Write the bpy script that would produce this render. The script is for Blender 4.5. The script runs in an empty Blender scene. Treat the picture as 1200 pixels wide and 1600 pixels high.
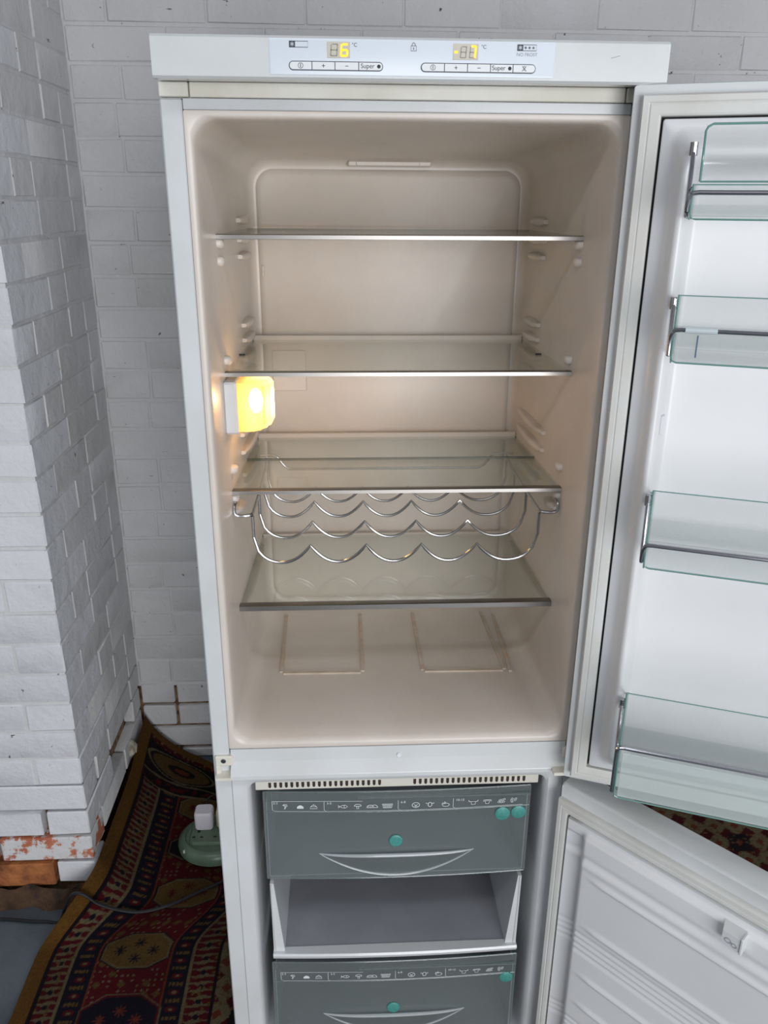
import bpy, math, random
import numpy as np
from mathutils import Vector, Matrix
random.seed(7)
DZ = -0.09            # built in measured coordinates, floor at 0.09; shifted to floor = 0 at the end
# ------------------------------------------------------------------ camera, world, lights, exposure
sc = bpy.context.scene
cam_d = bpy.data.cameras.new('camera'); cam = bpy.data.objects.new('camera', cam_d); sc.collection.objects.link(cam)
CX, CY, CZ, YAW, PIT, ROLL, FPX = 0.2153, -1.10, 1.6266, 0.05176, 0.36407, 0.00717, 1276.3
Fv = Vector((math.sin(YAW)*math.cos(PIT), math.cos(YAW)*math.cos(PIT), -math.sin(PIT)))
Rv = Vector((math.cos(YAW), -math.sin(YAW), 0)); Uv = Rv.cross(Fv)
R2 = math.cos(ROLL)*Rv + math.sin(ROLL)*Uv; U2 = -math.sin(ROLL)*Rv + math.cos(ROLL)*Uv
cam.matrix_world = Matrix(((R2.x, U2.x, -Fv.x, CX), (R2.y, U2.y, -Fv.y, CY), (R2.z, U2.z, -Fv.z, CZ+DZ), (0, 0, 0, 1)))
cam_d.sensor_fit = 'VERTICAL'; cam_d.sensor_height = 36; cam_d.lens = FPX/1600*36; cam_d.clip_start = .02
sc.camera = cam
w = bpy.data.worlds.new('world'); sc.world = w; w.use_nodes = True
w.node_tree.nodes['Background'].inputs[0].default_value = (.82, .90, 1, 1)
w.node_tree.nodes['Background'].inputs[1].default_value = .35
def area(name, loc, size, power, col, look):
    l = bpy.data.lights.new(name, 'AREA'); l.shape = 'RECTANGLE'; l.size, l.size_y = size; l.energy = power; l.color = col
    o = bpy.data.objects.new(name, l); sc.collection.objects.link(o); o.location = loc
    o.rotation_euler = (Vector(look)-Vector(loc)).to_track_quat('-Z', 'Y').to_euler(); return o
area('daylight_through_doorway', (1.25, -3.70, 1.05), (2.2, 1.9), 92, (.97, .98, 1), (.6, 0, 1.05))
area('ceiling_tube_light', (-.5, -1.3, 2.5), (1.5, .14), 8.5, (.95, .97, 1), (-.5, -1.3, 0))
area('ceiling_tube_light', (1.5, -1.1, 2.5), (1.5, .14), 8.5, (.95, .97, 1), (1.5, -1.1, 0))
vs = sc.view_settings; vs.view_transform = 'Standard'; vs.look = 'None'; vs.gamma = 1; vs.exposure = 0.03; vs.use_curve_mapping = False
# ------------------------------------------------------------------ materials
def srgb(r, g, b):
    f = lambda c: ((c/255+.055)/1.055)**2.4 if c > 10 else c/255/12.92
    return (f(r), f(g), f(b), 1)
def nt(name):
    m = bpy.data.materials.new(name); m.use_nodes = True; t = m.node_tree
    return m, t, t.nodes['Principled BSDF']
def noise(t, scale, detail=3, coord='Object', rough=.5):
    tc = t.nodes.new('ShaderNodeTexCoord'); n = t.nodes.new('ShaderNodeTexNoise')
    n.inputs['Scale'].default_value = scale; n.inputs['Detail'].default_value = detail; n.inputs['Roughness'].default_value = rough
    t.links.new(tc.outputs[coord], n.inputs['Vector']); return n
def ramp(t, src, stops):
    r = t.nodes.new('ShaderNodeValToRGB'); e = r.color_ramp.elements
    while len(e) < len(stops): e.new(.5)
    for k, (p, c) in enumerate(stops): e[k].position = p; e[k].color = c
    t.links.new(src, r.inputs[0]); return r
def bump(t, src, bsdf, strength, dist=.002, prev=None):
    b = t.nodes.new('ShaderNodeBump'); b.inputs['Strength'].default_value = strength; b.inputs['Distance'].default_value = dist
    t.links.new(src, b.inputs['Height'])
    if prev: t.links.new(prev.outputs[0], b.inputs['Normal'])
    t.links.new(b.outputs[0], bsdf.inputs['Normal']); return b
def mat(name, col, rough=.5, metal=0, col2=None, ns=20, bumps=None, coat=0, spec=.5):
    m, t, b = nt(name)
    b.inputs['Base Color'].default_value = col; b.inputs['Roughness'].default_value = rough; b.inputs['Metallic'].default_value = metal
    b.inputs['Coat Weight'].default_value = coat; b.inputs['Coat Roughness'].default_value = .08; b.inputs['Specular IOR Level'].default_value = spec
    if col2 or bumps:
        n = noise(t, ns, 5)
        if col2: t.links.new(ramp(t, n.outputs['Fac'], [(.35, col2), (.62, col)]).outputs[0], b.inputs['Base Color'])
        if bumps:
            n2 = noise(t, bumps[0], 4); bump(t, n2.outputs['Fac'], b, bumps[1], bumps[2])
    return m
M = {}
M['enamel'] = mat('white_enamel', srgb(212, 215, 217), .25, col2=srgb(204, 206, 205), ns=6, bumps=(260, .12, .0006), coat=.3)
M['cream'] = mat('aged_cream_plastic', srgb(228, 226, 216), .35, col2=srgb(216, 212, 198), ns=9)
M['liner'] = mat('liner_plastic', srgb(213, 204, 195), .33, col2=srgb(203, 193, 183), ns=5, bumps=(14, .10, .004))
M['stain'] = mat('stained_liner_rib', srgb(204, 190, 176), .5, col2=srgb(190, 173, 155), ns=40)
M['fliner'] = mat('freezer_liner_plastic', srgb(214, 216, 218), .4, col2=srgb(203, 205, 205), ns=6)
M['dliner'] = mat('door_liner_plastic', srgb(224, 225, 226), .28, col2=srgb(217, 218, 219), ns=3, bumps=(9, .08, .004))
M['gasket'] = mat('gasket_rubber', srgb(212, 213, 210), .55, col2=srgb(204, 203, 197), ns=9)
M['black'] = mat('black_gap', (.006, .006, .007, 1), .7)
M['chrome'] = mat('chrome_wire', (.52, .52, .53, 1), .20, 1)
M['darkchrome'] = mat('dark_chrome_rail', (.42, .42, .45, 1), .16, 1)
M['steel'] = mat('steel_trim', (.28, .265, .25, 1), .3, 1)
M['edge'] = mat('green_glass_edge', srgb(98, 140, 132), .15, spec=.8)
M['shelfedge'] = mat('dark_glass_edge', srgb(70, 82, 70), .2, spec=.8)
M['clip'] = mat('black_clip', (.02, .02, .02, 1), .5)
M['teal'] = mat('teal_disc', srgb(78, 150, 142), .4, col2=srgb(66, 136, 130), ns=200)
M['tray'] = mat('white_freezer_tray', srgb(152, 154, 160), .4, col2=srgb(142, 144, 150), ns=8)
M['print'] = mat('white_print', srgb(214, 222, 222), .5)
M['ink'] = mat('dark_print', srgb(70, 72, 80), .5)
M['inkpale'] = mat('pale_print', srgb(150, 154, 162), .5)
M['inkblack'] = mat('black_print', srgb(25, 25, 28), .5)
M['panel'] = mat('display_panel_plastic', srgb(216, 224, 232), .3)
M['button'] = mat('button_plastic', srgb(222, 226, 228), .3)
M['lcd'] = mat('display_window', srgb(196, 190, 176), .35)
M['ghost'] = mat('unlit_segments', srgb(150, 146, 136), .4)
M['vent'] = mat('vent_dark', srgb(58, 44, 36), .8)
M['socket'] = mat('green_socket_plastic', srgb(102, 124, 104), .3, col2=srgb(86, 106, 88), ns=12)
M['plug'] = mat('white_plug_plastic', srgb(232, 228, 234), .35)
M['plugcream'] = mat('cream_plug_plastic', srgb(205, 192, 160), .45)
M['cable'] = mat('black_cable', srgb(24, 26, 30), .4)
M['mortar'] = mat('brown_mortar', srgb(150, 122, 88), .95, col2=srgb(88, 66, 48), ns=40, bumps=(120, .9, .006))
M['dirt'] = mat('dirty_footing', srgb(92, 66, 44), .95, col2=srgb(44, 32, 25), ns=18, bumps=(60, 1, .012))
M['plaster'] = mat('broken_plaster', srgb(205, 200, 185), .9, col2=srgb(150, 140, 120), ns=60, bumps=(90, .8, .004))
M['concrete'] = mat('blue_grey_floor', srgb(88, 97, 104), .6, col2=srgb(62, 70, 78), ns=7, bumps=(50, .5, .003))
M['roomwall'] = mat('painted_room_wall', srgb(196, 197, 200), .8, bumps=(8, .3, .01))
M['ceil'] = mat('ceiling_paint', srgb(200, 200, 204), .9, bumps=(8, .3, .01))
M['tape'] = mat('clear_tape', srgb(190, 200, 204), .3)
M['tick'] = mat('blue_tick', srgb(60, 90, 120), .5)
def emit(name, col, s):
    m = bpy.data.materials.new(name); m.use_nodes = True; t = m.node_tree; b = t.nodes['Principled BSDF']
    b.inputs['Base Color'].default_value = col; b.inputs['Emission Color'].default_value = col; b.inputs['Emission Strength'].default_value = s; return m
M['amber'] = emit('amber_segments', srgb(255, 176, 40), 1.3)
M['bulb'] = emit('hot_bulb', (1, .62, .24, 1), 16)
def painted(name, c1, c2, speck=.72):
    m, t, b = nt(name); b.inputs['Roughness'].default_value = .62
    geo = t.nodes.new('ShaderNodeNewGeometry')
    def noise(t_, sc_, de, co=None, ro=.5):
        nn = t_.nodes.new('ShaderNodeTexNoise'); nn.inputs['Scale'].default_value = sc_; nn.inputs['Detail'].default_value = de; nn.inputs['Roughness'].default_value = ro
        t_.links.new(geo.outputs['Position'], nn.inputs['Vector']); return nn
    n = noise(t, 3.2, 6, 'Object', .6); r = ramp(t, n.outputs['Fac'], [(.3, c2), (.65, c1)])
    n2 = noise(t, 55, 5, 'Object', .62); r2 = ramp(t, n2.outputs['Fac'], [(speck, (0, 0, 0, 1)), (speck+.03, (1, 1, 1, 1))])
    mx = t.nodes.new('ShaderNodeMixRGB'); t.links.new(r2.outputs[0], mx.inputs[0]); t.links.new(r.outputs[0], mx.inputs[1])
    mx.inputs[2].default_value = srgb(84, 78, 72)
    mp = t.nodes.new('ShaderNodeMapping'); mp.inputs['Scale'].default_value = (1, 1, 5.5); t.links.new(geo.outputs['Position'], mp.inputs['Vector'])
    nc = noise(t, 17, 5, None, .68); t.links.new(mp.outputs[0], nc.inputs['Vector'])
    rc = ramp(t, nc.outputs['Fac'], [(.70, (0, 0, 0, 1)), (.725, (1, 1, 1, 1))]); mc = t.nodes.new('ShaderNodeMixRGB')
    t.links.new(rc.outputs[0], mc.inputs[0]); t.links.new(mx.outputs[0], mc.inputs[1]); mc.inputs[2].default_value = srgb(118, 112, 106)
    t.links.new(mc.outputs[0], b.inputs['Base Color'])
    n3 = noise(t, 16, 6, 'Object', .6); b1 = bump(t, n3.outputs['Fac'], b, .7, .010)
    n4 = noise(t, 160, 3); bump(t, n4.outputs['Fac'], b, .35, .0015, b1)
    return m
M['brick_back'] = painted('white_painted_brick', srgb(216, 216, 217), srgb(202, 202, 201), .70)
M['brick_front'] = painted('lit_white_painted_brick', srgb(226, 227, 231), srgb(212, 213, 216), .69)  # same white paint, lightened for the daylight falling on the chimney front
M['paint'] = painted('paint_filled_joint', srgb(216, 216, 217), srgb(202, 202, 201), .69)
def flaking(name, lo, hi):
    m, t, b = nt(name); b.inputs['Roughness'].default_value = .8
    n = noise(t, 24, 6, 'Object', .65); n2 = noise(t, 14, 4)
    red = ramp(t, n2.outputs['Fac'], [(.35, srgb(168, 92, 62)), (.6, srgb(196, 120, 88))])
    f = ramp(t, n.outputs['Fac'], [(lo, (0, 0, 0, 1)), (hi, (1, 1, 1, 1))])
    mx = t.nodes.new('ShaderNodeMixRGB'); t.links.new(f.outputs[0], mx.inputs[0]); t.links.new(red.outputs[0], mx.inputs[1])
    mx.inputs[2].default_value = srgb(214, 214, 214); t.links.new(mx.outputs[0], b.inputs['Base Color'])
    bump(t, n.outputs['Fac'], b, .8, .006); return m
M['red'] = flaking('flaking_red_brick', .44, .5)
M['orange'] = mat('bare_orange_brick', srgb(186, 116, 66), .9, col2=srgb(120, 70, 40), ns=22, bumps=(60, .9, .006))
def clear(name, tint, haze_col, haze, rough=.04, kind='ShaderNodeBsdfDiffuse'):
    m = bpy.data.materials.new(name); m.use_nodes = True; t = m.node_tree; t.nodes.remove(t.nodes['Principled BSDF'])
    out = t.nodes['Material Output']; tr = t.nodes.new('ShaderNodeBsdfTransparent'); tr.inputs[0].default_value = tint
    di = t.nodes.new(kind); di.inputs[0].default_value = haze_col
    gl = t.nodes.new('ShaderNodeBsdfGlossy'); gl.inputs['Roughness'].default_value = rough; lw = t.nodes.new('ShaderNodeLayerWeight'); lw.inputs[0].default_value = .5; pw = t.nodes.new('ShaderNodeMath'); pw.operation = 'POWER'; pw.inputs[1].default_value = 4; t.links.new(lw.outputs['Facing'], pw.inputs[0]); fr = t.nodes.new('ShaderNodeMath'); fr.operation = 'MULTIPLY_ADD'; fr.inputs[1].default_value = .7; fr.inputs[2].default_value = .045; t.links.new(pw.outputs[0], fr.inputs[0])
    a = t.nodes.new('ShaderNodeMixShader'); a.inputs[0].default_value = haze; t.links.new(tr.outputs[0], a.inputs[1]); t.links.new(di.outputs[0], a.inputs[2])
    b = t.nodes.new('ShaderNodeMixShader'); t.links.new(fr.outputs[0], b.inputs[0]); t.links.new(a.outputs[0], b.inputs[1]); t.links.new(gl.outputs[0], b.inputs[2])
    t.links.new(b.outputs[0], out.inputs[0]); return m
M['glass'] = clear('shelf_glass', (.955, .975, .955, 1), srgb(200, 204, 190), .10)
M['bin'] = clear('bin_plastic', (.99, .995, .994, 1), srgb(224, 231, 229), .10, .10)
M['bin_frost'] = clear('frosted_bin_plastic', (.97, .99, .985, 1), srgb(206, 216, 213), .40, .2)
M['drawer'] = clear('drawer_plastic', (.80, .85, .84, 1), srgb(150, 160, 159), .32, .14)
M['drawer_glint'] = clear('drawer_glint_plastic', (.9, .93, .93, 1), srgb(222, 228, 230), .45, .10)  # whitish haze paints the highlight streaks of the drawer grip
M['lamp_lens'] = clear('lamp_lens_plastic', (1, .90, .70, 1), (1, .70, .30, 1), .62, .15, 'ShaderNodeBsdfTranslucent')
m, t, b = nt('rug_pile'); M['rug'] = m
at = t.nodes.new('ShaderNodeVertexColor'); at.layer_name = 'pattern'; t.links.new(at.outputs[0], b.inputs['Base Color'])
b.inputs['Roughness'].default_value = .95; b.inputs['Specular IOR Level'].default_value = .15
n = noise(t, 420, 3); bump(t, n.outputs['Fac'], b, .8, .003)
# ------------------------------------------------------------------ mesh helpers
class MB:
    def __init__(s): s.v = []; s.f = []; s.m = []
    def add(s, vs_, fs, mi=0):
        o = len(s.v); s.v += [tuple(p) for p in vs_]; s.f += [tuple(i+o for i in f) for f in fs]; s.m += [mi]*len(fs); return s
    def box(s, x0, x1, y0, y1, z0, z1, b=0, mi=0):
        if b <= 0:
            V = [(x, y, z) for x in (x0, x1) for y in (y0, y1) for z in (z0, z1)]
            return s.add(V, [(0, 1, 3, 2), (4, 6, 7, 5), (0, 4, 5, 1), (2, 3, 7, 6), (0, 2, 6, 4), (1, 5, 7, 3)], mi)
        V = []; idx = {}
        X = (x0, x1); Y = (y0, y1); Z = (z0, z1)
        for i in (0, 1):
            for j in (0, 1):
                for k in (0, 1):
                    sx, sy, sz = (1, -1)[i]*b, (1, -1)[j]*b, (1, -1)[k]*b
                    for a in range(3):
                        p = [X[i]+sx, Y[j]+sy, Z[k]+sz]; p[a] = (X[i], Y[j], Z[k])[a]; idx[(i, j, k, a)] = len(V); V.append(tuple(p))
        fs = []
        c = lambda i, j, k, a: idx[(i, j, k, a)]
        for i in (0, 1): fs.append((c(i, 0, 0, 0), c(i, 1, 0, 0), c(i, 1, 1, 0), c(i, 0, 1, 0)))
        for j in (0, 1): fs.append((c(0, j, 0, 1), c(1, j, 0, 1), c(1, j, 1, 1), c(0, j, 1, 1)))
        for k in (0, 1): fs.append((c(0, 0, k, 2), c(1, 0, k, 2), c(1, 1, k, 2), c(0, 1, k, 2)))
        for i in (0, 1):
            for j in (0, 1): fs.append((c(i, j, 0, 0), c(i, j, 1, 0), c(i, j, 1, 1), c(i, j, 0, 1)))
            for k in (0, 1): fs.append((c(i, 0, k, 0), c(i, 1, k, 0), c(i, 1, k, 2), c(i, 0, k, 2)))
        for j in (0, 1):
            for k in (0, 1): fs.append((c(0, j, k, 1), c(1, j, k, 1), c(1, j, k, 2), c(0, j, k, 2)))
        for i in (0, 1):
            for j in (0, 1):
                for k in (0, 1): fs.append((c(i, j, k, 0), c(i, j, k, 1), c(i, j, k, 2)))
        return s.add(V, fs, mi)
    def loft(s, loops, closed=True, cap0=False, cap1=False, mi=0):
        n = len(loops[0]); V = [p for l in loops for p in l]; fs = []
        for a in range(len(loops)-1):
            for k in range(n if closed else n-1):
                k2 = (k+1) % n; fs.append((a*n+k, a*n+k2, (a+1)*n+k2, (a+1)*n+k))
        if cap0: fs.append(tuple(range(n)))
        if cap1: fs.append(tuple((len(loops)-1)*n+k for k in range(n)))
        return s.add(V, fs, mi)
    def tube(s, pts, r, n=10, mi=0, closed=False, cap=True):
        P = [Vector(p) for p in pts]; loops = []; N = len(P); prev = None
        for i, p in enumerate(P):
            a = P[(i-1) % N] if (closed or i) else P[i]; c = P[(i+1) % N] if (closed or i < N-1) else P[i]
            d = (c-a).normalized()
            if prev is None: up = Vector((0, 0, 1)) if abs(d.z) < .9 else Vector((1, 0, 0)); u = d.cross(up).normalized()
            else: u = (prev-d*prev.dot(d)).normalized()
            prev = u; v = d.cross(u)
            rr_ = r[i] if isinstance(r, (list, tuple)) else r
            loops.append([tuple(p+(u*math.cos(q)+v*math.sin(q))*rr_) for q in [2*math.pi*k/n for k in range(n)]])
        if closed: loops.append(loops[0])
        return s.loft(loops, True, cap and not closed, cap and not closed, mi)
    def grid(s, fn, nu, nv, mi=0):
        V = [fn(i/nu, j/nv) for i in range(nu+1) for j in range(nv+1)]
        return s.add(V, [(i*(nv+1)+j, (i+1)*(nv+1)+j, (i+1)*(nv+1)+j+1, i*(nv+1)+j+1) for i in range(nu) for j in range(nv)], mi)
    def disc(s, c, r, ax='y', th=.002, n=28, mi=0, ry=None):
        cx, cy, cz = c; ry = ry or r; L = []
        for k, (o, q) in enumerate(((0, 1), (-th*.6, 1), (-th, .86))):
            l = []
            for i in range(n):
                a = 2*math.pi*i/n; u, v_ = math.cos(a)*r*q, math.sin(a)*ry*q
                l.append((cx+u, cy+o, cz+v_) if ax == 'y' else (cx+u, cy+v_, cz-o) if ax == 'z' else (cx-o, cy+u, cz+v_))
            L.append(l)
        return s.loft(L, True, True, True, mi)
    def mesh(s, name, mats, smooth=True, ang=35):
        me = bpy.data.meshes.new(name); me.from_pydata(s.v, [], s.f)
        for mm in (mats if isinstance(mats, (list, tuple)) else [mats]): me.materials.append(M[mm] if isinstance(mm, str) else mm)
        me.polygons.foreach_set('material_index', s.m); me.validate()
        import bmesh
        bm = bmesh.new(); bm.from_mesh(me); bmesh.ops.recalc_face_normals(bm, faces=bm.faces); bm.to_mesh(me); bm.free()
        if smooth: me.shade_smooth(); me.set_sharp_from_angle(angle=math.radians(ang))
        return me
    def build(s, name, mats, parent=None, smooth=True, ang=35, label=None):
        o = bpy.data.objects.new(name, s.mesh(name, mats, smooth, ang)); sc.collection.objects.link(o)
        if parent: o.parent = parent
        if label: o['label'] = label
        return o
def rr(x0, x1, z0, z1, r, y, n=7):
    out = []
    for cx, cz, a0 in ((x1-r, z1-r, 0), (x0+r, z1-r, 90), (x0+r, z0+r, 180), (x1-r, z0+r, 270)):
        for k in range(n+1):
            a = math.radians(a0+90*k/n); out.append((cx+r*math.cos(a), y, cz+r*math.sin(a)))
    return out
def empty(name, loc, rz=0, parent=None):
    o = bpy.data.objects.new(name, None); sc.collection.objects.link(o); o.location = loc; o.rotation_euler = (0, 0, rz); o.empty_display_size = .05
    if parent: o.parent = parent
    return o
def tag(o, label, cat, group=None):
    o['label'] = label; o['category'] = cat
    if group: o['group'] = group
    return o
def struct(o): o['kind'] = 'structure'; return o
def stroke(mb, pts, wd, fy, closed=False, mi=0):
    """flat ribbon along pts=(x,z), laid on the surface y=fy(x,z)"""
    P = [Vector((p[0], p[1])) for p in pts]; n = len(P); L = []
    for i in range(n):
        a = P[(i-1) % n] if (closed or i) else P[i]; c = P[(i+1) % n] if (closed or i < n-1) else P[i]
        d = (c-a); d = d.normalized() if d.length > 0 else Vector((1, 0)); nn = Vector((-d.y, d.x))*wd/2
        L.append([(p.x, fy(p.x, p.y), p.y) for p in (P[i]+nn, P[i]-nn)])
    if closed: L.append(L[0])
    mb.loft(L, closed=False, mi=mi)
def poly(mb, pts, fy, mi=0): mb.add([(x, fy(x, z), z) for x, z in pts], [tuple(range(len(pts)))], mi)
def arc(cx, cz, rx, rz, a0, a1, n=14): return [(cx+rx*math.cos(math.radians(a0+(a1-a0)*k/n)), cz+rz*math.sin(math.radians(a0+(a1-a0)*k/n))) for k in range(n+1)]
def text(body, size, x, y, z, material, parent, name='lettering', align='CENTER', spacing=1):
    cu = bpy.data.curves.new(name, 'FONT'); cu.body = body; cu.size = size; cu.align_x = align; cu.align_y = 'CENTER'; cu.space_character = spacing; cu.extrude = 0
    tmp = bpy.data.objects.new('tmp', cu); sc.collection.objects.link(tmp); dg = bpy.context.evaluated_depsgraph_get()
    me = bpy.data.meshes.new_from_object(tmp.evaluated_get(dg)); bpy.data.objects.remove(tmp)
    me.materials.clear(); me.materials.append(M[material]); me.name = name
    me.transform(Matrix.Translation((x, y, z)) @ Matrix.Rotation(math.pi/2, 4, 'X'))
    o = bpy.data.objects.new(name, me); sc.collection.objects.link(o); o.parent = parent; return o
# ------------------------------------------------------------------ room shell
FZ = .09; CEIL = 2.60; XC = -.37; YB = .92; YC = .405
XL, XR, YF = -2.2, 2.9, -3.75
struct(MB().box(XL, XR, YF, YB+.1, FZ-.1, FZ).build('floor', 'concrete'))
struct(MB().box(XL, XR, YF, YB+.1, CEIL, CEIL+.1).build('ceiling', 'ceil'))
struct(MB().box(XR, XR+.1, YF, YB+.1, FZ, CEIL).build('wall_right', 'roomwall'))
fw = MB().box(XL, .1, YF-.1, YF, FZ, CEIL).box(2.4, XR, YF-.1, YF, FZ, CEIL).box(.1, 2.4, YF-.1, YF, 2.05, CEIL)
struct(fw.build('wall_front', 'roomwall'))
struct(MB().box(XL-.1, XL, YF, YC, FZ, CEIL).build('wall_far_left', 'roomwall'))
REC = .0026
wb = struct(MB().box(XC-.02, XR, YB+REC, YB+.1, .335, CEIL).build('wall_back', 'paint'))
MB().box(XC-.02, XR, YB+.012, YB+.1, FZ, .3352).build('mortar_bed', 'mortar', wb)
wl = struct(MB().box(XL, XC-REC, YC+REC, YB+.1, .415, CEIL).build('wall_left', 'paint'))
MB().box(XL, XC-.029, YC+.029, YB+.1, FZ, .4152).build('mortar_bed', 'mortar', wl)
def brick_mesh(L, H, D, seed, mats, corner=False):
    rnd = random.Random(seed); mb = MB().box(0, L, 0, D, 0, H, .0028)
    mb.v = [(x+rnd.uniform(-.0012, .0012), y+rnd.uniform(-.0004, .0004), z+rnd.uniform(-.0016, .0016)) for x, y, z in mb.v]
    return mb.mesh('brick', mats)
cache = {}
def brick(L, H, D, material, seed):
    k = (round(L, 3), round(H, 3), round(D, 3), material, seed % 5)
    if k not in cache: cache[k] = brick_mesh(L, H, D, hash(k[:3]) % 999+seed % 5, material)
    return cache[k]
def put(me, loc, rz, parent):
    o = bpy.data.objects.new('brick', me); sc.collection.objects.link(o); o.location = loc; o.rotation_euler = (0, 0, rz); o.parent = parent; return o
# back wall
PB = .0741; Z0 = .12-PB; J = .0055
rows = int((CEIL-Z0)/PB)
for r in range(rows+1):
    z = Z0+PB*r; j = .0105 if z < .33 else J; zz0 = max(z+j, FZ+.002); zz1 = min(z+PB, CEIL-.002)
    if zz1-zz0 < .02: continue
    x = XC+.002; k = 0; first = .102 if (r % 2 == 0 or r % 4 == 3) else .215
    off = random.uniform(-.012, .012)
    while x < 1.42:
        L = (first+off) if k == 0 else (.215 if not (k == 3 and r % 5 == 2) else .102)
        put(brick(round(L, 2)-(.0015 if z > .33 else .008), zz1-zz0, .03, 'brick_back', random.randrange(5)), (x, YB+random.uniform(-.0003, .0006), zz0), random.uniform(-.001, .001), wb)
        x += round(L, 2)+.001; k += 1
# chimney breast: front face (y = YC) and side face (x = XC)
PC = .0714; ZC0 = .196-PC
crow = int((CEIL-ZC0)/PC)
for r in range(crow+1):
    z = ZC0+PC*r; low = z < .40; j = .0105 if low else .0065
    zz0 = max(z+j*.8, FZ+.004); zz1 = min(z+PC, CEIL-.002)
    if zz1-zz0 < .02: continue
    H = zz1-zz0; hd = (r % 2 == 0)
    cl = .1025 if hd else .215; sl = .215 if hd else .1025
    if r == 0:      # lowest course: bare orange brick, then a small white block set back from the corner
        put(brick(.24, H, .09, 'orange', 1), (XC-.335, YC-.004, zz0), .01, wl)
        put(brick(.09, H-.004, .07, 'brick_front', 2), (XC-.088, YC+.004, zz0+.002), -.03, wl)
        put(brick(.22, H, .09, 'orange', 3), (XC-.56, YC, zz0), 0, wl)
        continue
    mt = 'red' if r == 1 else 'brick_front'
    put(brick(cl-j, H, sl-j, mt if r > 1 else 'red', random.randrange(5)), (XC-cl+j, YC+random.uniform(-.001, .001), zz0), 0, wl)
    x = XC-cl; k = 0
    while x > -1.25:
        L = .215 if r != 1 else .215
        put(brick(L-j, H, .03, mt if k < 2 else 'brick_front', random.randrange(5)), (x-L+j, YC+random.uniform(-.0008, .0012), zz0), 0, wl); x -= L; k += 1
    y = YC+sl; k = 0
    while y < YB-.02:
        L = .215 if (r+k) % 3 else .1075
        if YB-y-L < .06: L = YB-y
        hole = r == 2 and y < .76 < y+L
        if not hole and L > .03:
            me = brick(round(L, 3)-j, H, .03, 'brick_back', random.randrange(5))
            o = bpy.data.objects.new('brick', me); sc.collection.objects.link(o); o.parent = wl
            o.location = (XC+random.uniform(-.001, .0008), y, zz0); o.rotation_euler = (0, 0, math.pi/2)
        y += L; k += 1
# broken plaster lump in the gap where a brick is missing
rnd = random.Random(3); mb = MB()
L = []
for i in range(7):
    rr_ = .022*math.sin(math.pi*(i+.5)/7)+.004
    L.append([(XC-.004+rr_*.7*math.cos(a)+rnd.uniform(-.003, .003), .775+rr_*math.sin(a)+rnd.uniform(-.004, .004), .205+.009*i) for a in [2*math.pi*k/9 for k in range(9)]])
mb.loft(L, True, True, True).build('plaster_lump', 'plaster', wl)
# dirty footing under the chimney front
mb = MB(); mb.grid(lambda u, v: (-1.3+u*(1.3+XC+.004), YC-.012-.018*v+.006*math.sin(u*40)+.004*math.sin(u*93+v*5), FZ+.048*(1-v)+.004*math.sin(u*61)*(1-v)), 60, 6)
mb.build('rubble_footing', 'dirt', wl)
# ------------------------------------------------------------------ rug
XE = -.462
def sm(a, b, x): x = np.clip((x-a)/(b-a), 0, 1); return x*x*(3-2*x)
def rug_pos(u, v):
    u = np.asarray(u, float); v = np.asarray(v, float)
    xe = XE+.022*sm(.2, .5, v)-.006*sm(.1, -.2, v)
    x = xe+u; z = FZ+.004+0*u
    k = sm(.25, .41, v)
    # left edge leans up against the chimney side
    t = np.clip(u/.15, 0, 1); xb = XC+.012+.13*t**1.25; zb = FZ+.004+.112*(1-t)**1.7
    xb = np.where(u > .15, XC+.142+(u-.15)*.985, xb)
    x = x*(1-k)+xb*k; z = z*(1-k)+zb*k
    # back edge curls up the back wall in the corner
    kb = sm(.30, .0, u)*sm(.66, .90, v)
    z = z+.045*kb; y = v-.0*kb
    y = y-.10*sm(.10, .36, u)*sm(.6, .9, v)
    z = z+.003*np.sin(u*9+v*6)*sm(.3, .5, v)*sm(0, .1, u)+.002
    # keep flat under the appliance
    fl = sm(.40, .46, u); z = z*(1-fl)+(FZ+.004)*fl
    return x, y, z
us = np.concatenate([np.arange(0, .50, .0022), np.arange(.50, 1.84, .005)]); vs_ = np.arange(-.30, .9001, .0025)
Ug, Vg = np.meshgrid(us, vs_, indexing='ij'); px, py, pz = rug_pos(Ug, Vg)
nu_, nv_ = Ug.shape
tan = np.array(srgb(150, 104, 42)[:3]); red = np.array(srgb(118, 22, 32)[:3]); dark = np.array(srgb(34, 24, 34)[:3]); navy = np.array(srgb(30, 28, 48)[:3])
gold = np.array(srgb(140, 108, 58)[:3]); creamc = np.array(srgb(168, 150, 112)[:3]); rust = np.array(srgb(150, 70, 44)[:3])
col = np.zeros((nu_, nv_, 3)); col[:] = red
def setc(mask, c): col[mask] = c
rs = np.random.RandomState(5)
def cells(U, V, su, sv, seed):
    i = np.floor(U/su).astype(int); j = np.floor(V/sv).astype(int)
    h = np.abs(np.sin(i*127.1+j*311.7+seed)*43758.5453) % 1; return h, U/su-i-.5, V/sv-j-.5
h, fu, fv = cells(Ug, Vg, .012, .012, 1)
# field flecks
setc((h > .55) & (fu**2+fv**2 < .05), creamc*.8)
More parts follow.
